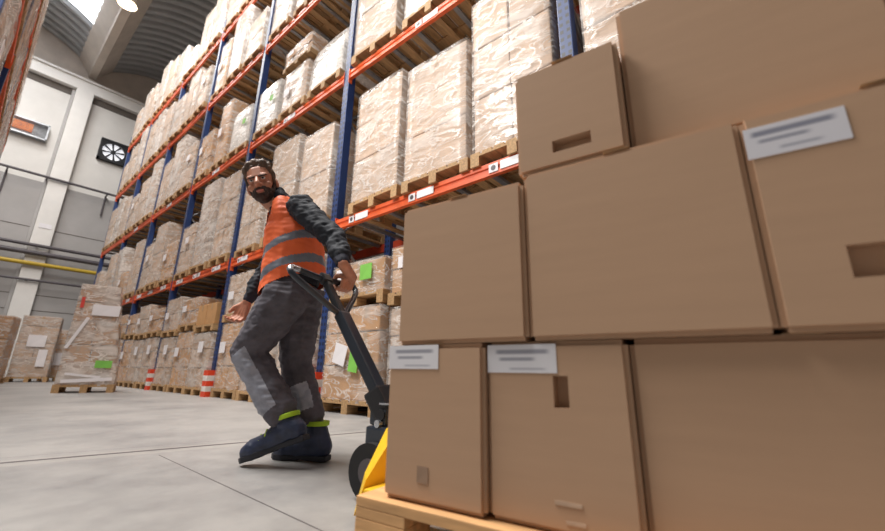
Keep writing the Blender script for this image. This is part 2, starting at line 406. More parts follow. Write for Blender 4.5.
o = MB().box((1.38, YW-.41, 6.35), (.4, .02, .2)).build('notice_plate', M_['white']); tag(o, 'small white notice plate on the end wall column above the yellow pipe', 'sign')

def high_bay(loc, label):
    l = empty('high_bay_lamp', loc); tag(l, label, 'lamp', 'high bay lamps under the roof')
    b = MB(); prof = [(.10, .3), (.13, .16), (.3, .0)]
    for (r0, z0), (r1, z1) in zip(prof, prof[1:]): b.cone((0, 0, z0), (0, 0, z1), r0, r1, 20, caps=False)
    b.build('reflector', M_['galv'], l)
    b = MB(); b.cone((0, 0, .01), (0, 0, .03), .27, .27, 20); b.build('diffuser', M_['lamp_glow'], l)
    b = MB(); b.cone((0, 0, .3), (0, 0, .5), .07, .05, 12); b.cone((0, 0, .5), (0, 0, 14.35-loc[2]), .012, .012, 6); b.build('suspension', M_['black'], l)
high_bay((1.26, 15.6, 12.75), 'glowing round high bay lamp hanging under the concrete roof girder')

# ------------------------------------------------------------------ pallet and load kit
def pallet_mesh(b, wx, wy, z=0.0, mi=0):
    # deck boards run along x (depth), stringers along y; front is -x
    for i in range(3):
        x = (-.5+i*.5)*(wx-.145)
        for j in range(3): b.box((x, (-.5+j*.5)*(wy-.1), z+.061), (.145, .1, .078), mi)
        b.box((x, 0, z+.111), (.145, wy, .022), mi)
    for j in range(3): b.box((0, (-.5+j*.5)*(wy-.1), z+.011), (wx, .1, .022), mi)
    nb = 7
    for j in range(nb): b.box((0, (-.5+j/(nb-1))*(wy-.11), z+.133), (wx, .11, .022), mi)
PALLET = {}
def pallet_data(wx, wy):
    k = (round(wx, 2), round(wy, 2))
    if k not in PALLET:
        b = MB(); pallet_mesh(b, wx, wy); o = b.build('pallet', M_['wood']); PALLET[k] = o.data; bpy.data.objects.remove(o)
    return PALLET[k]
def wrap_mesh(wx, wy, z0, z1, seed, bulge=.012, hump=0, taper=0):
    rnd = random.Random(seed); n = 7; nz = max(5, int((z1-z0)/.18)); vs = []; fs = []
    per = []
    hx, hy = wx/2+.012, wy/2+.012; c = .035
    corners = [(-hx, -hy), (hx, -hy), (hx, hy), (-hx, hy)]
    for i in range(4):
        a, d = corners[i], corners[(i+1) % 4]
        for k in range(n):
            t = (k+.0)/n
            per.append((a[0]+(d[0]-a[0])*t, a[1]+(d[1]-a[1])*t, 0 if k == 0 else 1, i))
    N = len(per)
    for j in range(nz+1):
        t = j/nz; z = z0+(z1-z0)*t
        pinch = 1-.03*math.sin(t*math.pi*3+rnd.random())*.4
        sc = 1
        if hump: sc = math.sqrt(max(.05, 1-(t**4)*hump))
        for x, y, fl, i in per:
            dd = rnd.uniform(-.5, 1)*bulge if fl else -.01
            l = math.hypot(x, y)
            tw = 1-taper*max(0, t-.12)*.9; vs.append((x*sc*(1+dd/l), y*sc*tw*(1+dd/l)+wy*(1-tw)*.4, z+(rnd.uniform(-.01, .01) if 0 < j < nz else 0)+(hump*.1*0)))
    for j in range(nz):
        for i in range(N): fs.append((j*N+i, j*N+(i+1) % N, (j+1)*N+(i+1) % N, (j+1)*N+i))
    b = MB(); b.add(vs, fs, 0, True)
    top = [vs[nz*N+i] for i in range(N)]; cz = z1+.01+hump*.12
    b.add(top+[(0, 0, cz)], [(i, (i+1) % N, N) for i in range(N)], 0, True)
    return b
def sheet(parent, x, y, z, w, hh, m, name='label_sheet', rot=0):
    b = MB(); b.box((0, 0, 0), (.006, w, hh)); o = b.build(name, m, parent); o.location = (x, y, z); o.rotation_euler = (rot, 0, 0); return o
def make_load(wy, rows, cols, film='film', seed=0, carton='carton', wx=1.16, hump=0, gap=.006, skew=.012, name='pallet_load', papers=(), dz=.144, bare=False, split=1, taper=0):
    """rows: list of carton heights from the bottom; front is -x; origin at the floor centre of the pallet"""
    rnd = random.Random(seed+11)
    root = empty(name)
    p = link('pallet', pallet_data(wx+.04, max(.8, wy+.04)), root)
    z = dz; top = sum(rows)
    for r, hgt in enumerate(rows):
        tw = 1-taper*((z-dz)/top); wy_ = wy*tw; oy = wy*(1-tw)*.4
        c = cols[r % len(cols)] if isinstance(cols, (list, tuple)) else cols
        for k in range(c):
            w = wy_/c
            for q in range(split):
                dx = wx/split
                b = MB(); s = (dx-gap-rnd.random()*skew, w-gap-rnd.random()*skew, hgt-.012)
                if hump: s = (s[0]*(.92, .66)[r], s[1]*(.92, .66)[r], s[2])
                b.box((0, 0, 0), s, 0, bev=.012)
                if hump == 0: b.box((0, 0, s[2]/2+.0012), (s[0], .05, .002), 1); b.box((-s[0]/2-.001, 0, s[2]/2-.06), (.002, .05, .12), 1)
                o = b.build('carton', [M_[carton], M_['tape']], root)
                o.location = ((-.5+(q+.5)/split)*wx+rnd.uniform(-.5, .5)*skew, (-.5+(k+.5)/c)*wy_+oy+rnd.uniform(-.5, .5)*skew, z+hgt/2-.005)
        z += hgt
    if not bare:
        wrap_mesh(wx, wy, dz-.03, z+.003, seed, hump=hump, taper=taper).build('stretch_film', M_[film], root)
    for (y, zz, w, hh, m, *rr) in papers:
        sheet(root, -wx/2-.04, y, zz, w, hh, M_[m], rot=rr[0] if rr else 0)
    return root, z
PROTO = []          # (root, height, look)
def proto(look, *a, **k):
    r, hgt = make_load(*a, **k); PROTO.append((r, hgt, look)); return len(PROTO)-1
V_TALL2 = proto('tall beige twin cartons', .87, [.5, .5, .48], 2, seed=1)
V_TALL1 = proto('tall beige broad cartons', .87, [.72, .72], 1, seed=2)
V_LOW = proto('low beige cartons', .88, [.4, .38], 2, seed=3, papers=[(.2, .5, .2, .16, 'white')])
V_HIGH = proto('high pale small cartons', .87, [.42, .42, .42, .42], [2, 3], seed=4, film='film_white')
V_HUMP = proto('rounded white load', .86, [.62, .42], 1, seed=5, film='film_white', hump=.5, carton='carton_white')
V_NARROW = proto('narrow tall tan cartons', .62, [.95, .55], 1, seed=6, carton='carton_brown', papers=[(.1, .9, .18, .2, 'white')])
V_SHEET = proto('white sheeted load', .87, [.62, .3], 1, seed=7, film='film_white', carton='carton_white', papers=[(-.2, .7, .12, .12, 'green')])
V_BROWN = proto('brown cartons', .87, [.36, .36, .34], [2, 3], seed=8, carton='carton_brown', papers=[(.22, .8, .2, .18, 'white')])
V_MIX = proto('pale mixed cartons', .87, [.55, .35, .25], [1, 2, 3], seed=9, film='film', papers=[(-.1, .9, .22, .16, 'white')])
V_FLOOR = proto('brown and beige cartons', .87, [.34, .34, .3], [2, 2, 1], seed=10, papers=[(-.1, .86, .2, .2, 'white')])
V_TOP = proto('short cartons', .88, [.3, .28], [2, 1], seed=12, carton='carton_brown', papers=[(.2, .5, .2, .14, 'white')])
V_TAN = proto('two unwrapped tan cartons', .84, [.44], 2, seed=13, carton='carton_brown', bare=True)
V_WIDE = proto('tall three-tier beige cartons', .865, [.56, .52, .46], 1, seed=21)
V_WIDE2 = proto('very tall twin beige cartons', .88, [.62, .62, .6], 2, seed=22)
USED = set()
def put(v, x, y, z, label, group, sz=1.0, rot=0):
    root = PROTO[v][0]
    if v in USED: root = copy_tree(root)
    USED.add(v)
    root.location = (x, y, z); root.rotation_euler = (0, 0, rot); root.scale = (1, 1, sz)
    tag(root, label, 'pallet load', group); return root

# ------------------------------------------------------------------ pallet racks
LV = (2.303, 4.695, 7.07, 9.306)      # beam centre heights
BH = .13
def beam_profile(x, z, s=1):
    h2 = BH/2
    return [(x, z-h2), (x, z-.02), (x+s*.012, z-.012), (x+s*.012, z+.012), (x, z+.02), (x, z+h2), (x+s*.05, z+h2), (x+s*.05, z-h2)]
def make_rack(name, label, XF, s, ups, levels, ztop, D=1.1, tags=True, beams_from=None):
    """front beam face on x=XF, depth towards s; ups: y of the upright frames"""
    root = empty(name, (XF, ups[0], 0)); tag(root, label, 'pallet rack')
    for y in ups:
        yy = y-ups[0]; b = MB()
        for x in (.06, D-.06): b.box((s*x, 0, ztop/2), (.12, .12, ztop), 0, bev=.008)
        b.box((s*.06, 0, .005), (.16, .14, .01), 1); b.box((s*(D-.06), 0, .005), (.16, .14, .01), 1)
        k = 0; z = .4
        while z < ztop-1.2:
            b.tube([(s*.1, 0, z), (s*(D-.1), 0, z+.9)], .02, 6, 1) if k % 2 == 0 else b.tube([(s*(D-.1), 0, z), (s*.1, 0, z+.9)], .02, 6, 1)
            k += 1; z += .9
        o = b.build('upright', [M_['blue'], M_['galv']], root); o.location = (0, yy, 0)
        b = MB()
        for i in range(5):
            z0 = i*.085; mi = i % 2
            b.box((-s*.01, 0, z0+.0425), (.17, .17, .085), mi)
        o = b.build('post_guard', [M_['guard_red'], M_['guard_white']], root); o.location = (0, yy, 0)
    for j in range(len(ups)-1):
        y0, y1 = ups[j]-ups[0]+.06, ups[j+1]-ups[0]-.06
        for li, z in enumerate(levels):
            b = MB(); b.extrude(beam_profile(0, z, s), 'y', y0, y1)
            for ye in (y0+.004, y1-.004): b.box((s*.02, ye, z-.02), (.06, .008, .24))
            o = b.build('front_beam', M_['orange'], root)
            if tags and li < 2 and j < 6:
                n = 3 if li == 0 else 1
                for q in range(n):
                    yc = y0+(y1-y0)*((q+.5)/n)+.1
                    tg = MB().box((-s*.004, yc+.085, z), (.006, .1, .085)); tg.cone((-s*.0075, yc+.085, z), (-s*.0085, yc+.085, z), .027, .027, 14, 1); tg.build('location_tag', [M_['white'], M_['pipe_dark']], o)
                    MB().box((-s*.004, yc-.11, z+.004), (.006, .24, .085)).build('location_tag', M_['print_beam'], o)
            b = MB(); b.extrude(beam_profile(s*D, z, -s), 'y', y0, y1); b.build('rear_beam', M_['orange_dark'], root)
            for q in range(3):
                yc = y0+(y1-y0)*(q+.5)/3
                for dy in (-.3, .3): MB().box((s*D/2, yc+dy, z+BH/2-.02), (D-.1, .06, .036)).build('support_bar', M_['galv'], root)
    return root
UPS = [-2.2, .98, 4.27, 7.38, 10.4, 13.4, 16.5, 19.6]
XF = 2.854
make_rack('pallet_rack', 'long blue and orange pallet rack on the right, full of wrapped loads', XF, 1, UPS, LV, 9.9)
ORD = ['right of the first blue post', 'between first and second blue posts', 'between second and third blue posts', 'between third and fourth blue posts',
       'between fourth and fifth blue posts', 'between fifth and sixth blue posts', 'in the bay nearest the end wall']
POS = ['right-hand', 'middle', 'left-hand']
LVN = ['lowest orange beam', 'second orange beam', 'third orange beam', 'top orange beam']
PLAN = {  # (level, bay): variants for right-hand, middle, left-hand
    (0, 0): [V_TALL1, V_HIGH, V_TALL1], (0, 1): [V_WIDE2, V_WIDE, V_WIDE], (0, 2): [V_TALL1, V_TALL1, V_TALL2], (0, 3): [V_TALL2, V_HIGH, V_MIX],
    (0, 4): [V_BROWN, V_TALL1, V_MIX], (0, 5): [V_TALL2, V_BROWN, V_HIGH], (0, 6): [V_TALL1, V_MIX, V_TALL2],
    (1, 1): [V_TALL1, V_SHEET, V_TALL1], (1, 2): [V_HUMP, V_LOW, V_SHEET], (1, 3): [V_SHEET, V_NARROW, V_BROWN], (1, 4): [V_MIX, V_HIGH, V_TALL2], (1, 5): [V_HIGH, V_TALL1, V_MIX], (1, 6): [V_TALL2, V_HIGH, V_TALL1],
    (2, 2): [V_SHEET, V_TALL1, V_HIGH], (2, 3): [V_TALL1, V_HIGH, V_NARROW], (2, 4): [V_MIX, V_TALL2, V_HIGH], (2, 5): [V_TALL1, V_HIGH, V_TALL2], (2, 6): [V_HIGH, V_TALL2, V_TALL1],
    (3, 3): [V_HIGH, V_TALL1, V_HIGH], (3, 4): [V_HIGH, V_TALL2, V_SHEET], (3, 5): [V_HIGH, V_TALL1, V_HIGH], (3, 6): [V_TALL2, V_HIGH, V_TALL1]}
rj = random.Random(3)
for (li, bay), vs in PLAN.items():
    y0, y1 = UPS[bay], UPS[bay+1]
    for q, v in enumerate(vs):
        y = y0+(y1-y0)*(.185+.315*q)+rj.uniform(-.015, .015)
        if (li, bay) == (0, 1): y = (1.54, 2.5, 3.46)[q]
        z = LV[li]+BH/2+.002
        hgt = PROTO[v][1]; sz = rj.uniform(.95, 1.08)
        if not any(seen((XF+dx, y+dy, z+dz), 6) for dx in (-.05, .6) for dy in (-.45, 0, .45) for dz in (0, hgt*.5, hgt)): continue
        if bay >= 2 and li != 1: sz *= rj.choice([.78, .9, 1.0, 1.08])
        o = put(v, XF+.55+rj.uniform(-.02, .03), y, z, '%s, %s pallet %s, %s' % (PROTO[v][2], POS[q], ORD[bay], LVN[li]), 'wrapped loads on the rack beams', sz, R(rj.uniform(-1.5, 1.5)))
        if bay >= 2 and v != V_NARROW: o.scale[1] = rj.uniform(.86, .98)
# a thin second load standing on the low one, second beam
put(V_TOP, XF+.55, UPS[2]+3.11*.5, LV[1]+BH/2+.035+PROTO[V_LOW][1]*1.08, 'thin carton load standing on the low load behind the rounded white load', 'wrapped loads on the rack beams', .62)
# floor level: lower tier, and an upper tier standing on it
LOWV = {1: [V_BROWN, V_FLOOR, V_BROWN], 2: [V_FLOOR, V_FLOOR, V_BROWN], 3: [V_FLOOR, V_BROWN, V_FLOOR], 4: [V_FLOOR, V_FLOOR, V_BROWN], 5: [V_BROWN, V_FLOOR, V_FLOOR]}
UPV = {1: [V_TOP, V_TOP, V_TOP], 2: [V_LOW, V_TOP, V_LOW], 3: [V_TAN, V_TOP, V_LOW], 4: [V_TOP, V_LOW, V_TOP], 5: [V_TOP, V_TOP, V_LOW]}
NEAR_FLOOR = None
for bay, vs in LOWV.items():
    y0, y1 = UPS[bay], UPS[bay+1]
    for q, v in enumerate(vs):
        y = y0+(y1-y0)*(.185+.315*q); x = XF+.56+rj.uniform(-.04, .02)
        if bay == 1 and q == 0: continue
        if bay == 1 and q == 2: NEAR_FLOOR = (x, y); continue
        if bay == 1: y = 2.62
        sz = rj.uniform(.94, 1.0)
        lo = put(v, x, y, 0, '%s, %s floor pallet %s' % (PROTO[v][2], POS[q], ORD[bay]), 'loads on the floor under the rack', sz)
        u = UPV[bay][q]; zt = PROTO[v][1]*sz+.03
        put(u, x, y+.01, zt, '%s, upper tier over %s floor pallet %s' % (PROTO[u][2], POS[q], ORD[bay]), 'upper tier loads under the rack', .88)
# the near floor load beside the person, with a tilted white sheet and a lime sheet
r, hn = make_load(.93, [.36, .36, .27], [1, 2, 2], seed=31, carton='carton_brown', papers=[(.12, .62, .22, .22, 'white', .25), (-.13, .57, .15, .28, 'green', .12)])
r.location = (XF+.5, 3.6, 0); tag(r, 'brown cartons with tilted white and lime sheets, floor pallet behind the tow bar', 'pallet load', 'loads on the floor under the rack')
r, _ = make_load(.93, [.38], [1], seed=33, carton='carton_brown', papers=[(.2, .36, .3, .2, 'white'), (-.2, .37, .2, .18, 'green')])
r.location = (XF+.54, 3.62, hn+.03); tag(r, 'low wrapped carton standing on the load with tilted white and lime sheets', 'pallet load', 'upper tier loads under the rack')

# left rack: grazing view of its second and third beams
XL = -.36
make_rack('pallet_rack', 'blue and orange pallet rack at the left edge, seen edge-on', XL, -1, [4.6, 7.9, 11.2, 14.5, 17.8], LV[:3], 7.4, tags=False)
for li in (0, 1, 2):
    for bay, y0 in enumerate((4.6, 7.9, 11.2, 14.5)):
        for q in range(3):
            y = y0+3.3*(.185+.315*q); v = rj.choice([V_HIGH, V_TALL1, V_TALL2, V_MIX])
            z = LV[li]+BH/2+.002
            if not any(seen((XL+dx, y+dy, z+dz), 10) for dx in (.05, -.2) for dy in (-.45, .45) for dz in (0, 1.0, 1.9)) and not any(seen((XL+dx, y+dy, z+dz), 60) for dx in (.05, -.2) for dy in (-.45, .45) for dz in (0, 1.0, 1.9)): continue
            o = put(v, XL-.585, y, z, '%s, left rack %s, %s pallet of %s bay' % (PROTO[v][2], ['lower beam', 'middle beam', 'top beam'][li], ['nearest', 'middle', 'farthest'][q], ['first', 'second', 'third', 'fourth'][bay]), 'wrapped loads on the left rack', 1.1)
            o.rotation_euler = (0, 0, math.pi)

for i, (r_, h_, l_) in enumerate(PROTO):
    if i not in USED:
        for c_ in kids(r_): bpy.data.objects.remove(c_)
        bpy.data.objects.remove(r_)

# ------------------------------------------------------------------ wrapped stacks standing on the floor by the end wall
def floor_stack(loc, rotz, wy, rows, cols, label, seed, wx=.8, papers=(), carton='carton', film='film', taper=0):
    r, z = make_load(wy, rows, cols, seed=seed, wx=wx, carton=carton, film=film, papers=papers, taper=taper)
    r.location = loc; r.rotation_euler = (0, 0, rotz); tag(r, label, 'pallet load', 'wrapped stacks on the open floor'); return r
floor_stack((1.72, 10.0, 0), R(75), .8, [.34, .36, .42, .36, .32], [1, 2, 2, 1, 1], 'tall tapering wrapped stack with white and lime sheets in the open aisle', 41, wx=.72,
            papers=[(-.06, 1.48, .4, .2, 'white'), (-.2, .5, .24, .13, 'green'), (.3, 1.6, .05, .2, 'red_tape'), (.27, 1.05, .05, .6, 'white', .35), (-.02, .22, .7, .06, 'white', -.06), (.05, .3, .5, .04, 'white', .12)], carton='carton_brown', taper=.38, film='film_white')
floor_stack((1.62, 17.6, 0), R(80), .85, [.5, .5, .5, .3], [1, 2, 1, 1], 'wrapped stack with white streaks on the floor in front of the wall column', 42,
            papers=[(0, 1.2, .4, .35, 'white'), (-.2, .7, .2, .5, 'white')])
floor_stack((2.35, 18.6, 0), R(85), .8, [.5, .5, .5], [2, 1, 2], 'small wrapped stack on the floor half hidden behind the tall tapering aisle stack', 43,
            papers=[(0, .7, .4, .4, 'white')], carton='carton_brown')
floor_stack((.55, 16.0, 0), R(75), .8, [.5, .5, .6], [1, 2, 1], 'wrapped carton stack cut off by the left edge of the picture', 44, carton='carton_brown')

# ------------------------------------------------------------------ foreground: pallet, boxes, pallet truck
ANG = R(6.5)
C0 = Vector((.712, .731, 0))
U = Vector((math.sin(ANG), -math.cos(ANG), 0)); N = Vector((math.cos(ANG), math.sin(ANG), 0))   # along the face towards the camera side; away from the camera
PT = .15
def W(s, d, z): return C0+U*s+N*d+Vector((0, 0, z))
# local frame of everything on the pallet: x = depth (N), y = -U
ROTZ = ANG
pal = empty('wooden_pallet', W(.515, .395, 0), ROTZ); tag(pal, 'fresh pine pallet carrying the big plain cartons in the foreground', 'pallet')
LY, LX = 1.2, .84
for j in range(3):
    for i in range(3):
        MB().box(((-.5+i*.5)*(LX-.1), (-.5+j*.5)*(LY-.145), .006+.061), (.1, .145, .078), 0, bev=.003).build('block', M_['wood_new'], pal)
    MB().box((0, (-.5+j*.5)*(LY-.145), .006+.111), (LX, .145, .022), 0, bev=.002).build('cross_board', M_['wood_new'], pal)
for i in range(3): MB().box(((-.5+i*.5)*(LX-.1), 0, .017), (.1, LY, .022), 0, bev=.002).build('bottom_board', M_['wood_new'], pal)
for i in range(5):
    w = .145 if i % 2 == 0 else .1
    MB().box(((-.5+i*.25)*(LX-.145), 0, .006+.133), (w, LY, .022), 0, bev=.002).build('deck_board', M_['wood_new'], pal)

def carton(s0, s1, d0, z0, hgt, label, depth=.6, hole=None, paper=None, tape=False, turn=0, marks=()):
    w = s1-s0-.001
    root = empty('cardboard_box', W((s0+s1)/2, d0, z0), ROTZ+turn); tag(root, label, 'box', 'plain cartons on the pallet truck')
    b = MB(); hh = hgt-.003
    # body: rounded box whose front (-x) face carries a pressed hand hole
    bm = bmesh.new(); bmesh.ops.create_cube(bm, size=1)
    for v in bm.verts: v.co = Vector((v.co.x*depth+depth/2, v.co.y*w, v.co.z*hh+hh/2))
    if hole:
        hc, hz, hw, hl = hole     # centre along the face (towards camera side), height, width, length
        fr = [f for f in bm.faces if f.normal.x < -.5][0]
        for co, no in (((0, -hc-hw/2, 0), (0, 1, 0)), ((0, -hc+hw/2, 0), (0, 1, 0)), ((0, 0, hz-hl/2), (0, 0, 1)), ((0, 0, hz+hl/2), (0, 0, 1))):
            fr = [f for f in bm.faces if f.normal.x < -.5]
            geom = list({e for f in fr for e in f.edges})+fr+list({v for f in fr for v in f.verts})
            bmesh.ops.bisect_plane(bm, geom=geom, plane_co=co, plane_no=no)
        fc = [f for f in bm.faces if f.normal.x < -.5 and abs(f.calc_center_median().y+hc) < hw*.5 and abs(f.calc_center_median().z-hz) < hl*.5]
        ex = bmesh.ops.extrude_face_region(bm, geom=fc)
        for v in [g for g in ex['geom'] if isinstance(g, bmesh.types.BMVert)]: v.co.x += .03
        bmesh.ops.delete(bm, geom=fc, context='FACES')
    edges = [e for e in bm.edges if e.is_manifold and e.calc_face_angle(0) > .5 and all((abs(v.co.x) < 1e-5 or abs(v.co.x-depth) < 1e-5) for v in e.verts)]
    out = [e for e in edges if all(abs(abs(v.co.y)-w/2) < 1e-4 or abs(v.co.z) < 1e-4 or abs(v.co.z-hh) < 1e-4 for v in e.verts)]
    bmesh.ops.bevel(bm, geom=out, offset=.009, segments=4, affect='EDGES')
    bm.normal_update(); me = bpy.data.meshes.new('carton_body'); bm.to_mesh(me); bm.free(); me.materials.append(M_['kraft'])
    link('carton_body', me, root)
    # top flap edges: two layers of board that stand a little proud of the front
    b = MB(); b.box((depth/2, 0, hh+.0005), (depth-.02, w-.02, .003)); b.build('top_flap', M_['kraft'], root)
    b = MB(); b.box((depth/2, 0, hh+.0024), (depth, .05, .0008)); b.build('sealing_tape', M_['tape'], root)
    if paper:
        a0, a1, zt, zb, m = paper     # along the face from the box middle, top, bottom
        bb = MB(); bb.box((0, 0, 0), (a1-a0, .0012, zt-zb)); o = bb.build('address_label', M_[m], root)
        o.location = (-.0009, -(a0+a1)/2, (zt+zb)/2); o.rotation_euler = (0, 0, -math.pi/2)
    for a, zz, w_, h_, m in marks:
        bb = MB(); bb.box((0, 0, 0), (.0012, w_, h_)); o = bb.build('printed_mark', M_[m], root); o.location = (-.0009, -a, zz)
    return root
Z1 = PT+.002; H1 = .347; Z2 = Z1+H1; H2 = .37; Z3 = Z2+H2
carton(-.028, .242, 0, Z1, H1, 'plain carton at the far lower corner of the pallet, white label at its top edge', paper=(-.132, .017, .344, .288, 'print_b'), marks=[(-.02, .06, .03, .034, 'ink')])
carton(.243, .531, .012, Z1, H1, 'middle carton of the bottom row with a wide white label and a hand hole', paper=(-.14, .012, .34, .282, 'print_b'), hole=(.017, .247, .03, .06), marks=[(.018, .052, .05, .007, 'pale_ink'), (.03, .022, .035, .006, 'pale_ink')])
carton(.532, 1.03, .026, Z1, H1, 'large blank carton nearest the camera in the bottom row')
carton(-.004, .346, .0, Z2, H2, 'blank carton at the far end of the middle row', depth=.58)
carton(.347, .753, .004, Z2, H2+.014, 'wide blank carton in the centre of the middle row', depth=.58)
carton(.7538, 1.12, .003, Z2, H2+.012, 'middle-row carton with a printed white label, at the right edge of the picture', depth=.58, paper=(-.18, -.05, .352, .294, 'print_a'), hole=(-.045, .1, .09, .05))
carton(.332, .575, .012, Z3+.014, .283, 'smallest carton, at the left end of the top row', depth=.55, hole=(.008, .052, .085, .03))
carton(.577, .99, .045, Z3+.014, .385, 'large blank carton on the top row behind the smallest one', depth=.55)
carton(.992, 1.4, .07, Z3+.014, .385, 'top-row carton at the upper right corner of the picture', depth=.5)

# pallet truck
pt = empty('pallet_truck', (0, 0, 0)); tag(pt, 'black and yellow hand pallet truck under the pallet of plain cartons', 'pallet truck')
AX = -U                                  # along the truck, away from the load
pe = W(-.085, .395, 0)                     # pallet end, centre
def T(a, l, z): return pe+AX*a+N*l+Vector((0, 0, z))
for sgn in (-1, 1):
    b = MB(); c = T(-.5, sgn*.19, .098); b.box(c, (.15, 1.25, .03), 0, rot=Matrix.Rotation(ROTZ, 3, 'Z'), bev=.008); b.build('fork', M_['yellow'], pt)
    b = MB(); c = T(-1.0, sgn*.19, .042); b.cone(c-N*.04, c+N*.04, .038, .038, 16); b.build('load_roller', M_['rubber'], pt)
# chassis bulkhead: trapezoid cover, sloped
b = MB()
prof = [(-.29, .05), (.29, .05), (.25, .13), (.12, .25), (-.12, .25), (-.25, .13)]
A = [T(.13, l*1.0, z) for l, z in prof]; B2 = [T(.2, l*.72, z) for l, z in prof]
n = len(prof); b.add(A+B2, [(i, (i+1) % n, n+(i+1) % n, n+i) for i in range(n)]); b.add(A, [list(range(n))]); b.add(B2, [list(range(n))]); b.build('pump_cover', M_['yellow'], pt)
PV = Vector((1.1, 1.15, 0))
for sgn in (-1, 1):
    b = MB(); c = PV+Vector((.06*sgn-.01, .0, .095))
    b.cone(c-Vector((.03, .003, 0)), c+Vector((.03, .003, 0)), .095, .095, 28); w = b.build('steer_wheel', M_['rubber'], pt)
    b = MB(); b.cone(c-Vector((.033, .003, 0)), c+Vector((.033, .003, 0)), .045, .045, 20); b.build('wheel_hub', M_['pipe_dark'], w)
b = MB(); b.cone(PV+Vector((0, 0, .1)), PV+Vector((0, 0, .3)), .05, .045, 18); b.cone(PV+Vector((0, 0, .3)), PV+Vector((0, 0, .33)), .03, .03, 14)
b.box(PV+Vector((0, 0, .2)), (.14, .12, .08), bev=.01); b.box(PV+Vector((0, .02, .27)), (.1, .09, .06), bev=.01); b.build('pump', M_['black_metal'], pt)
b = MB(); b.cone(PV+Vector((0, 0, .315)), PV+Vector((0, 0, .322)), .054, .054, 20); b.cone(PV+Vector((-.07, 0, .25)), PV+Vector((.07, 0, .25)), .014, .014, 10); b.build('pump_ring', M_['chrome'], pt)
CB = Vector((1.01, 1.53, .838)); CD = Vector((.98, .2, 0)).normalized()
B0 = PV+Vector((0, .01, .28)); BD = (CB-B0).normalized(); BN = BD.cross(CD).normalized()
split = CB-BD*.2
b = MB(); L = (split-B0).length
rot = Matrix((CD, BN, BD)).transposed()
b.box((B0+split)/2, (.062, .045, L), rot=rot, bev=.008); b.build('tow_bar', M_['black_metal'], pt)
b = MB(); b.box(B0+BD*.03, (.1, .08, .15), rot=rot, bev=.012); b.cone(B0-CD*.06, B0+CD*.06, .02, .02, 12); b.build('bar_bracket', M_['black'], pt)
# handle: a rounded triangle on each side of the bar
hw = .2
pts = [split-BD*.03+CD*.0]
loop = [(0, -.22), (-.06, -.165), (-.13, -.1), (-.185, -.045), (-.203, -.018), (-.2, .004), (-.182, .016), (-.15, .014), (-.1, .006), (-.045, 0), (0, 0), (.045, 0), (.1, .006), (.15, .014), (.182, .016), (.2, .004), (.203, -.018), (.185, -.045), (.13, -.1), (.06, -.165)]
b = MB(); b.tube([CB+CD*x+BD*z for x, z in loop], .0135, 12, closed=True); b.build('handle_loop', M_['black_metal'], pt)
b = MB(); b.box(CB-BD*.1, (.036, .03, .23), rot=rot, bev=.008); b.box(CB+BD*.0, (.06, .036, .05), rot=rot, bev=.01); b.build('handle_stem', M_['black'], pt)
b = MB(); b.tube([CB+CD*.02-BD*.02+BN*.02, CB+CD*.06-BD*.05+BN*.035, CB+CD*.1-BD*.055+BN*.035], .006, 8); b.build('release_lever', M_['black'], pt)
b = MB(); b.tube([CB+CD*x+BD*z for x, z in ((-.2, -.012), (-.201, .004), (-.183, .0165), (-.15, .0145))], .0142, 12); b.build('steel_edge', M_['chrome'], pt)  # bright steel sleeve over the left end of the loop

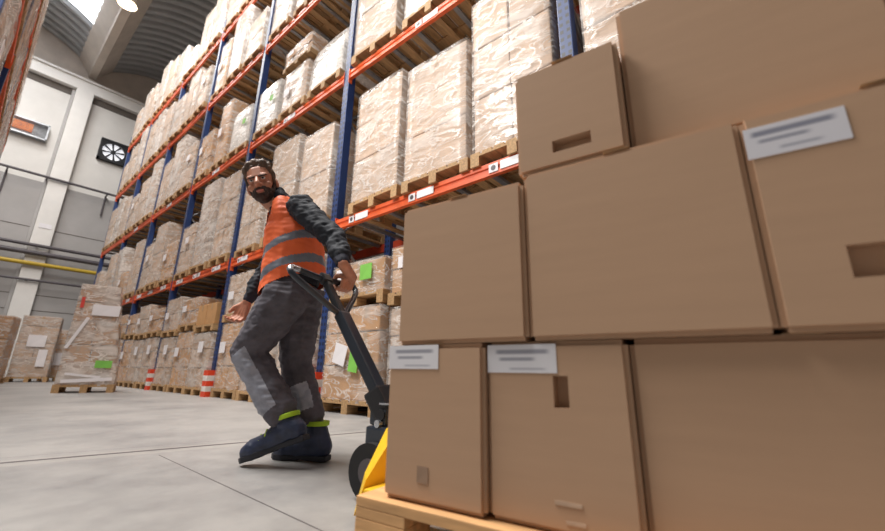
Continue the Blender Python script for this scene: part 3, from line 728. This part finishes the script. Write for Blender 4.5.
# ------------------------------------------------------------------ the person
HD = Vector((-.5, .8660, 0)); RS = Vector((.8660, .5, 0)); O = Vector((1.17, 1.84, 0))
def B(f, s, z): return O+HD*f+RS*s+Vector((0, 0, z))
def hull(bm, pts):
    vs = [bm.verts.new(p) for p in pts]
    r = bmesh.ops.convex_hull(bm, input=vs)
    junk = [g for g in r['geom_interior'] if isinstance(g, bmesh.types.BMVert)]+[g for g in r['geom_unused'] if isinstance(g, bmesh.types.BMVert)]
    if junk: bmesh.ops.delete(bm, geom=list(set(junk)), context='VERTS')
SPH = []
for i in range(1, 6):
    for j in range(10):
        t, q = math.pi*i/6, 2*math.pi*j/10; SPH.append(Vector((math.sin(t)*math.cos(q), math.sin(t)*math.sin(q), math.cos(t))))
SPH += [Vector((0, 0, 1)), Vector((0, 0, -1))]
class Blob:
    def __init__(s): s.bm = bmesh.new()
    def cap(s, p0, r0, p1, r1):
        hull(s.bm, [Vector(p0)+v*r0 for v in SPH]+[Vector(p1)+v*r1 for v in SPH]); return s
    def chain(s, pts):
        for (p0, r0), (p1, r1) in zip(pts, pts[1:]): s.cap(p0, r0, p1, r1)
        return s
    def ell(s, c, ax, r):
        hull(s.bm, [Vector(c)+ax[0]*(v.x*r[0])+ax[1]*(v.y*r[1])+ax[2]*(v.z*r[2]) for v in SPH]); return s
    def rings(s, rs):
        # convex hulls between successive rings: (centre, axis_f, axis_s, half_f, half_s)
        def ring(c, a, d, ra, rd, n=18):
            return [Vector(c)+a*(ra*math.cos(2*math.pi*i/n))+d*(rd*math.sin(2*math.pi*i/n)) for i in range(n)]
        for a, d in zip(rs, rs[1:]): hull(s.bm, ring(*a)+ring(*d))
        return s
    def build(s, name, mats, parent, vox=.006, smooth=3, wrinkle=0, wscale=14, mfun=None, cut=None):
        me = bpy.data.meshes.new(name); s.bm.to_mesh(me); s.bm.free()
        tmp = bpy.data.objects.new(name, me); COL.objects.link(tmp)
        m = tmp.modifiers.new('r', 'REMESH'); m.mode = 'VOXEL'; m.voxel_size = vox; m.use_smooth_shade = True
        if smooth:
            q = tmp.modifiers.new('s', 'SMOOTH'); q.factor = .5; q.iterations = smooth
        dg = bpy.context.evaluated_depsgraph_get(); nm = bpy.data.meshes.new_from_object(tmp.evaluated_get(dg))
        bpy.data.objects.remove(tmp); bpy.data.meshes.remove(me); nm.name = name
        for p in nm.polygons: p.use_smooth = True
        if wrinkle:
            nm.update(); 
            nor = [v.normal.copy() for v in nm.vertices]
            for v, nn in zip(nm.vertices, nor):
                k = noise.noise(v.co*wscale)+.5*noise.noise(Vector((v.co.x, v.co.y, v.co.z*2.2))*wscale*1.7)
                v.co += nn*(wrinkle*k)
        mats = mats if isinstance(mats, (list, tuple)) else [mats]
        nm.materials.clear()
        for mm in mats: nm.materials.append(mm)
        if mfun:
            for p in nm.polygons: p.material_index = mfun(p.center, p.normal)
        if cut:
            bm = bmesh.new(); bm.from_mesh(nm)
            bmesh.ops.delete(bm, geom=[f for f in bm.faces if cut(f.calc_center_median(), f.normal)], context='FACES'); bm.to_mesh(nm); bm.free()
        o = bpy.data.objects.new(name, nm); COL.objects.link(o)
        if parent: o.parent = parent; o.matrix_parent_inverse = Matrix.Identity(4)
        return o
man = empty('person', (0, 0, 0))
tag(man, 'bearded person in orange hi-vis vest pulling a pallet truck, looking back over one shoulder', 'person')

# torso frame, twisted to the left (towards the camera)
TW = R(40)
TF = (HD*math.cos(TW)-RS*math.sin(TW)).normalized(); TS = (RS*math.cos(TW)+HD*math.sin(TW)).normalized()
Z = Vector((0, 0, 1))
# joints
hipL, kneL, ankL = B(.12, -.09, .80), B(.285, -.1, .52), B(.02, -.09, .17)
hipR, kneR, ankR = B(.14, .09, .80), B(.125, .09, .46), B(-.035, .08, .12)
pelv, wais, ches, nek = B(.13, 0, .86), B(.14, 0, 1.0), B(.17, -.01, 1.21), B(.235, -.05, 1.335)
shoL, elbL, wriL = B(.055, -.165, 1.265), B(-.195, -.235, 1.05), B(-.283, -.325, .9)
shoR, elbR, wriR = B(.275, .13, 1.29), B(.41, .15, 1.03), B(.475, .10, .815)
# head frame
FD = Vector((-.67, -.73, -.12)).normalized()
UPH = (Z*.93+Vector((-.915, .40, 0))*.36); UPH = (UPH-FD*UPH.dot(FD)).normalized(); RH = FD.cross(UPH).normalized()   # RH: the wearer's right
HC = Vector((.897, 2.058, 1.43)); HS = .98
def Hd(x, y, z): return HC+(RH*x+FD*y+UPH*z)*HS
HA = (RH*HS, FD*HS, UPH*HS)

# body: head, neck, core, arms, hands, legs in one surface
bd = Blob()
bd.ell(Hd(0, -.012, .035), HA, (.076, .098, .09)); bd.ell(Hd(0, .03, -.05), HA, (.056, .062, .066)); bd.ell(Hd(0, .066, -.096), HA, (.026, .022, .02))
bd.cap(Hd(0, .092, .01), .009*HS, Hd(0, .114, -.028), .0145*HS); bd.cap(Hd(-.014, .1, -.032), .009*HS, Hd(.014, .1, -.032), .009*HS)
bd.cap(Hd(-.045, .072, .026), .012, Hd(.045, .072, .026), .012)
for sg in (-1, 1):
    bd.ell(Hd(.078*sg, -.012, -.008), HA, (.011, .02, .033)); bd.ell(Hd(.042*sg, .06, -.028), HA, (.024, .022, .022))
bd.cap(Hd(0, -.03, -.05), .058, nek+Vector((0, 0, -.02)), .062)
bd.rings([(pelv+Z*-.06, HD, RS, .1, .15), (wais, HD, RS, .095, .14), (ches, TF, TS, .11, .16), (ches+Z*.09+HD*.03, TF, TS, .08, .13)])
for h_, k_, a_ in ((hipL, kneL, ankL), (hipR, kneR, ankR)): bd.chain([(h_, .075), (k_, .052), (a_, .036)])
for s_, e_, w_ in ((shoL, elbL, wriL), (shoR, elbR, wriR)): bd.chain([(s_, .05), (e_, .038), (w_, .027)])
# left hand closed around the handle
GC = CB+CD*.115                       # grip centre on the crossbar
wd = (GC-wriL).normalized()
gax = CD; gup = (wriL-GC); gup = (gup-gax*gup.dot(gax)).normalized(); gfr = gax.cross(gup).normalized()
if gfr.dot(Vector((0, 0, H))-GC) > 0: pass
else: gfr = -gfr                      # gfr points towards the camera side
pal_c = GC+gup*.034
bd.chain([(wriL, .027), (GC+gup*.062, .026)])
for i in range(4):
    x = (-.033+.022*i); Lk = (.94, 1.0, .97, .85)[i]
    kn = GC+gax*x+gup*.034+gfr*.010; mid = GC+gax*x+gup*.012*Lk+gfr*.033*Lk; tip1 = GC+gax*x-gup*.021*Lk+gfr*.022; tip2 = GC+gax*x-gup*.024-gfr*.006
    bd.cap(GC+gup*.066+gax*x*.55, .014, kn, .0115); bd.chain([(kn, .0108), (mid, .0098), (tip1, .009), (tip2, .008)])
th0 = GC+gup*.052-gax*.03-gfr*.006
bd.chain([(th0, .014), (GC+gup*.018-gax*.045-gfr*.026, .012), (GC-gup*.014-gax*.03-gfr*.028, .0105), (GC-gup*.026-gax*.01-gfr*.012, .009)])
# right hand, relaxed, fingers lightly curled
fdn = (B(.515, .09, .70)-wriR).normalized(); hs = (RS-fdn*RS.dot(fdn)).normalized(); hf = fdn.cross(hs).normalized()
if hf.dot(HD) < 0: hf = -hf
# fdn: along the hand; palm spans HD-ish (hw2); fingers curl back
hw2 = (HD*.9-Z*.0); hw2 = (hw2-fdn*hw2.dot(fdn)).normalized(); pn = fdn.cross(hw2).normalized()
if pn.dot(RS) > 0: pn = -pn           # palm normal faces the body's middle / camera side
for i in range(4):
    y = (.033-.022*i); Lf = (.92, 1.0, .95, .78)[i]
    k0 = wriR+fdn*.09+hw2*y; k1 = k0+(fdn*.8+pn*.6).normalized()*.04*Lf; k2 = k1+(fdn*.25+pn*.97).normalized()*.027*Lf; k3 = k2+(pn*.95-fdn*.3).normalized()*.02*Lf
    bd.cap(wriR+fdn*.02+hw2*y*.5, .018, k0, .0125); bd.chain([(k0, .0115), (k1, .0102), (k2, .0092), (k3, .008)])
t0 = wriR+fdn*.03+hw2*.024; t1 = t0+(fdn*.7+hw2*.7+pn*.3).normalized()*.042; t2 = t1+(fdn*.95+hw2*.1+pn*.4).normalized()*.032
bd.chain([(t0, .017), (t1, .0125), (t2, .0095)])
bd.build('body', M_['skin'], man, vox=.0042, smooth=2)

# face
for sg in (-1, 1):
    b = Blob(); b.ell(Hd(.031*sg, .0815, .004), HA, (.0125, .009, .006)); e = b.build('eye', M_['eye_white'], man, vox=.002, smooth=1)
    b = Blob(); b.ell(Hd(.031*sg, .0885, .004), HA, (.0068, .0035, .006)); b.build('iris', M_['iris'], e, vox=.0012, smooth=1)
    b = Blob(); b.cap(Hd(.014*sg, .09, .019), .005, Hd(.05*sg, .077, .022), .0042); b.build('eyebrow', M_['beard'], man, vox=.002, smooth=1)
b = Blob(); b.ell(Hd(0, .094, -.066), HA, (.022, .01, .008)); b.build('lips', M_['lips'], man, vox=.002, smooth=1)
b = Blob(); b.ell(Hd(0, .03, -.056), HA, (.0585, .0645, .063)); b.ell(Hd(0, .068, -.098), HA, (.028, .025, .023)); b.cap(Hd(-.024, .086, -.053), .007, Hd(.024, .086, -.053), .007)
for sg in (-1, 1): b.cap(Hd(.066*sg, .002, -.01), .01, Hd(.052*sg, .02, -.06), .012); b.cap(Hd(.025*sg, .085, -.054), .007, Hd(.028*sg, .076, -.09), .01)
def beard_cut(c, n):
    d = c-HC; x, y, z = d.dot(RH)/HS, d.dot(FD)/HS, d.dot(UPH)/HS
    if z > -.04 and abs(x) < .052 and y > .03: return True
    return y > .05 and abs(x) < .02 and -.076 < z < -.058
b.build('beard', M_['beard'], man, vox=.0032, smooth=2, wrinkle=.002, wscale=120, cut=beard_cut)
b = Blob(); b.ell(Hd(0, -.027, .06), HA, (.083, .1, .084)); b.ell(Hd(0, -.06, .0), HA, (.07, .058, .07))
b.cap(Hd(-.04, .03, .112), .026, Hd(.035, .022, .118), .027); b.cap(Hd(.0, .036, .122), .024, Hd(.03, -.02, .132), .03); b.cap(Hd(.0, -.03, .112), .045, Hd(.005, .02, .122), .03)
for sg in (-1, 1): b.cap(Hd(.072*sg, .016, .06), .012, Hd(.071*sg, .01, -.004), .008); b.cap(Hd(.066*sg, .03, .08), .014, Hd(.06*sg, .02, .105), .02)
b.build('hair', M_['hair'], man, vox=.0034, smooth=2, wrinkle=.0032, wscale=75)

# jumper: core, collar, sleeves
b = Blob()
b.rings([(pelv+Z*.02, HD, RS, .112, .155), (wais, HD, RS, .11, .15), (ches, TF, TS, .122, .17), (ches+Z*.085+HD*.03, TF, TS, .092, .15), (nek+Z*.0, TF, TS, .068, .075)])
b.cap(nek-Z*.03, .07, nek+Z*.035+HD*.02-RS*.012, .063)
b.chain([(ches+TS*-.1+Z*.05, .075), (shoL, .071), (shoL*.5+elbL*.5, .062), (elbL, .054), (elbL*.45+wriL*.55, .05), (wriL+(elbL-wriL)*.16, .038)])
b.chain([(ches+TS*.1+Z*.05, .075), (shoR, .07), (shoR*.5+elbR*.5, .06), (elbR, .054), (elbR*.5+wriR*.5, .048), (wriR+(elbR-wriR)*.16, .038)])
b.build('jumper', M_['jumper'], man, vox=.006, smooth=2, wrinkle=.012, wscale=19)
for e_, w_ in ((elbL, wriL), (elbR, wriR)):
    b = Blob(); b.cap(w_+(e_-w_)*.2, .037, w_+(e_-w_)*.07, .033); b.build('cuff', M_['dark_cloth'], man, vox=.004, smooth=1, cut=lambda c, n, w_=w_, e_=e_: (n.dot((w_-e_).normalized()) > .75))

# vest: sleeveless shell, V neck, two reflective bands
hem = pelv+Z*-.11
vx = [(hem, HD, RS, .168, .2), (wais, HD, RS, .156, .19), (ches+Z*-.05, TF, TS, .158, .19), (ches+Z*.05+HD*.015, TF, TS, .135, .17), (nek-Z*.03, TF, TS, .09, .1)]
b = Blob(); b.rings(vx)
for sg in (-1, 1): b.chain([(ches+Z*.02+TS*.085*sg+TF*.06, .078), (nek+TS*.085*sg-Z*.02+TF*.02, .05), (nek+TS*.088*sg-Z*.03-TF*.05, .05), (ches+Z*.04+TS*.08*sg-TF*.05, .075)])
def trunk(c):
    # height along the leaning trunk and offsets in the torso frame
    d = c-wais; ax = (ches-wais).normalized(); return d.dot(ax), d.dot(TF), d.dot(TS)
def seg_d(c, p, q):
    t = max(0, min(1, (c-p).dot(q-p)/(q-p).length_squared)); return (c-(p+(q-p)*t)).length
def vest_cut(c, n):
    h_, ff, ss = trunk(c); e = c-nek
    if c.z+.45*(c-wais).dot(HD) < .862: return True
    if seg_d(c, shoL-TS*.035-TF*.01+Z*.0, elbL) < .08 and c.z > 1.12: return True
    if seg_d(c, shoR+TS*.035, elbR) < .08 and c.z > 1.12: return True
    if e.dot(TF) > -.03 and abs(e.dot(TS)-.0) < .015+.5*max(0, e.z+.2) and e.z > -.2 and e.dot(TF) > .0: return True
    return math.hypot(e.dot(TF), e.dot(TS)) < .062 and e.z > -.06
def vest_mat(c, n):
    h_, ff, ss = trunk(c)
    hh = c.z+.45*(c-wais).dot(HD)
    if .925 < hh < .972 or 1.055 < hh < 1.1: return 1
    if ff > .05 and abs(ss-.0) < .007: return 2
    return 0
b.build('hi_vis_vest', [M_['vest'], M_['reflective'], M_['dark_cloth']], man, vox=.0055, smooth=3, wrinkle=.007, wscale=13, mfun=vest_mat, cut=vest_cut)

# trousers
b = Blob()
b.rings([(pelv+Z*.0, HD, RS, .145, .18), (pelv+Z*-.1, HD, RS, .145, .18)])
b.chain([(hipL, .12), (hipL*.45+kneL*.55, .105), (kneL, .083), (kneL*.5+ankL*.5, .083), (ankL+(kneL-ankL)*.22, .076)])
b.chain([(hipR, .12), (hipR*.45+kneR*.55, .102), (kneR, .082), (kneR*.5+ankR*.5, .08), (ankR+(kneR-ankR)*.27, .075)])
def tr_mat(c, n):
    for k_, a_ in ((kneL, ankL), (kneR, ankR)):
        ax = a_-k_; t = (c-k_).dot(ax)/ax.length_squared
        if -.2 < t < 1.1 and seg_d(c, k_-ax*.2, a_+ax*.1) < .11:
            axn = ax.normalized(); fr = (HD-axn*HD.dot(axn)).normalized(); sd = axn.cross(fr)
            if sd.dot(RS) > 0: sd = -sd
            d = c-(k_+ax*t); ang = math.degrees(math.atan2(d.dot(sd), d.dot(fr)))   # 0 = front, 90 = outer/left side
            if k_ is kneL:
                if .0 < t < .74 and 22 < ang < 118: return 1
                if -.12 < t < .74 and -60 < ang <= 22: return 2
            elif .3 < t < .66 and 40 < ang < 140: return 1
    return 0
def tr_cut(c, n): return False
b.build('trousers', [M_['trousers'], M_['knee_panel'], M_['dark_cloth']], man, vox=.006, smooth=2, wrinkle=.011, wscale=15, mfun=tr_mat)
b = Blob(); pk = hipL*.5+kneL*.5
b.ell(pk-RS*.078+HD*.0, (HD, RS, Z), (.055, .02, .075)); b.build('cargo_pocket', M_['trousers'], man, vox=.005, smooth=1, wrinkle=.004)

# boots
def boot(ank, heel, toe, upv, name='boot'):
    f_ = (toe-heel).normalized(); u_ = (upv-f_*upv.dot(f_)).normalized(); s_ = f_.cross(u_); ln = (toe-heel).length
    def K(a, c, d): return heel+f_*a*ln+s_*c+u_*d
    b = Blob(); b.cap(ank+u_*.02, .057, K(.13, 0, .06), .051); b.cap(K(.13, 0, .055), .048, K(.5, 0, .05), .047)
    b.cap(ank+u_*.0, .056, K(.45, 0, .066), .047); b.cap(K(.5, 0, .05), .047, K(.8, 0, .042), .047); b.cap(K(.8, -.008, .04), .045, K(.9, 0, .036), .04)
    o = b.build(name, M_['boot'], man, vox=.005, smooth=2, wrinkle=.002, wscale=30)
    b = Blob()
    def rr(a, w, d): return [K(a, -w, d), K(a, w, d)]
    for a0, w0, a1, w1 in ((.0, .032, .2, .042), (.2, .042, .5, .036), (.5, .036, .8, .048), (.8, .048, .95, .04), (.95, .04, 1.03, .018)):
        z0 = .0 if a0 != .2 else .008
        hull(b.bm, rr(a0, w0, 0)+rr(a0, w0, .026)+rr(a1, w1, 0 if a1 != .5 else .006)+rr(a1, w1, .026))
    b.build('sole', M_['sole'], o, vox=.004, smooth=1)
    b = Blob(); p = ank+u_*.046; b.rings([(p, f_, s_, .0605, .059), (p+u_*.022, f_, s_, .0615, .0595)]); b.build('collar', M_['lime'], o, vox=.004, smooth=1)
    for i in range(4):
        a = .36+.1*i; q = MB(); q.tube([K(a+.08, -.036, .088-.011*i), K(a+.1, 0, .118-.013*i), K(a+.08, .036, .088-.011*i)], .005, 6); q.build('lace', M_['lime'], o)
    return o
boot(ankL, B(-.075, -.09, .125), B(.235, -.09, .012), (HD*.36+Z*.93))
boot(ankR, B(-.11, .08, .004), B(.185, .09, .004), Z)

# ------------------------------------------------------------------ light
w = bpy.data.worlds.new('world'); scene.world = w; w.use_nodes = True
bg = w.node_tree.nodes['Background']; bg.inputs['Color'].default_value = (1.0, .97, .94, 1); bg.inputs['Strength'].default_value = .17
def area(name, loc, size, power, rot=(0, 0, 0), col=(1, .97, .93)):
    d = bpy.data.lights.new(name, 'AREA'); d.shape = 'RECTANGLE'; d.size, d.size_y = size; d.energy = power; d.color = col
    o = bpy.data.objects.new(name, d); COL.objects.link(o); o.location = loc; o.rotation_euler = rot; return o
for y, p in ((3.5, 760), (7.5, 780), (12, 700), (16.3, 500), (20, 220)): area('roof_light', (-1.0, y, 14.2), (1.6, 3.2), p)
def aim(o, t): o.rotation_euler = (Vector(t)-o.location).to_track_quat('-Z', 'Y').to_euler(); return o
aim(area('carton_fill_light', (-.8, 3.3, 5.9), (2.0, 1.6), 330), (.8, .7, 1.2))  # added fill lamp, out of view, brightens the carton fronts; no door modelled
vs_ = scene.view_settings; vs_.view_transform = 'Standard'; vs_.look = 'None'; vs_.gamma = 1; vs_.use_curve_mapping = False
vs_.exposure = 0.0
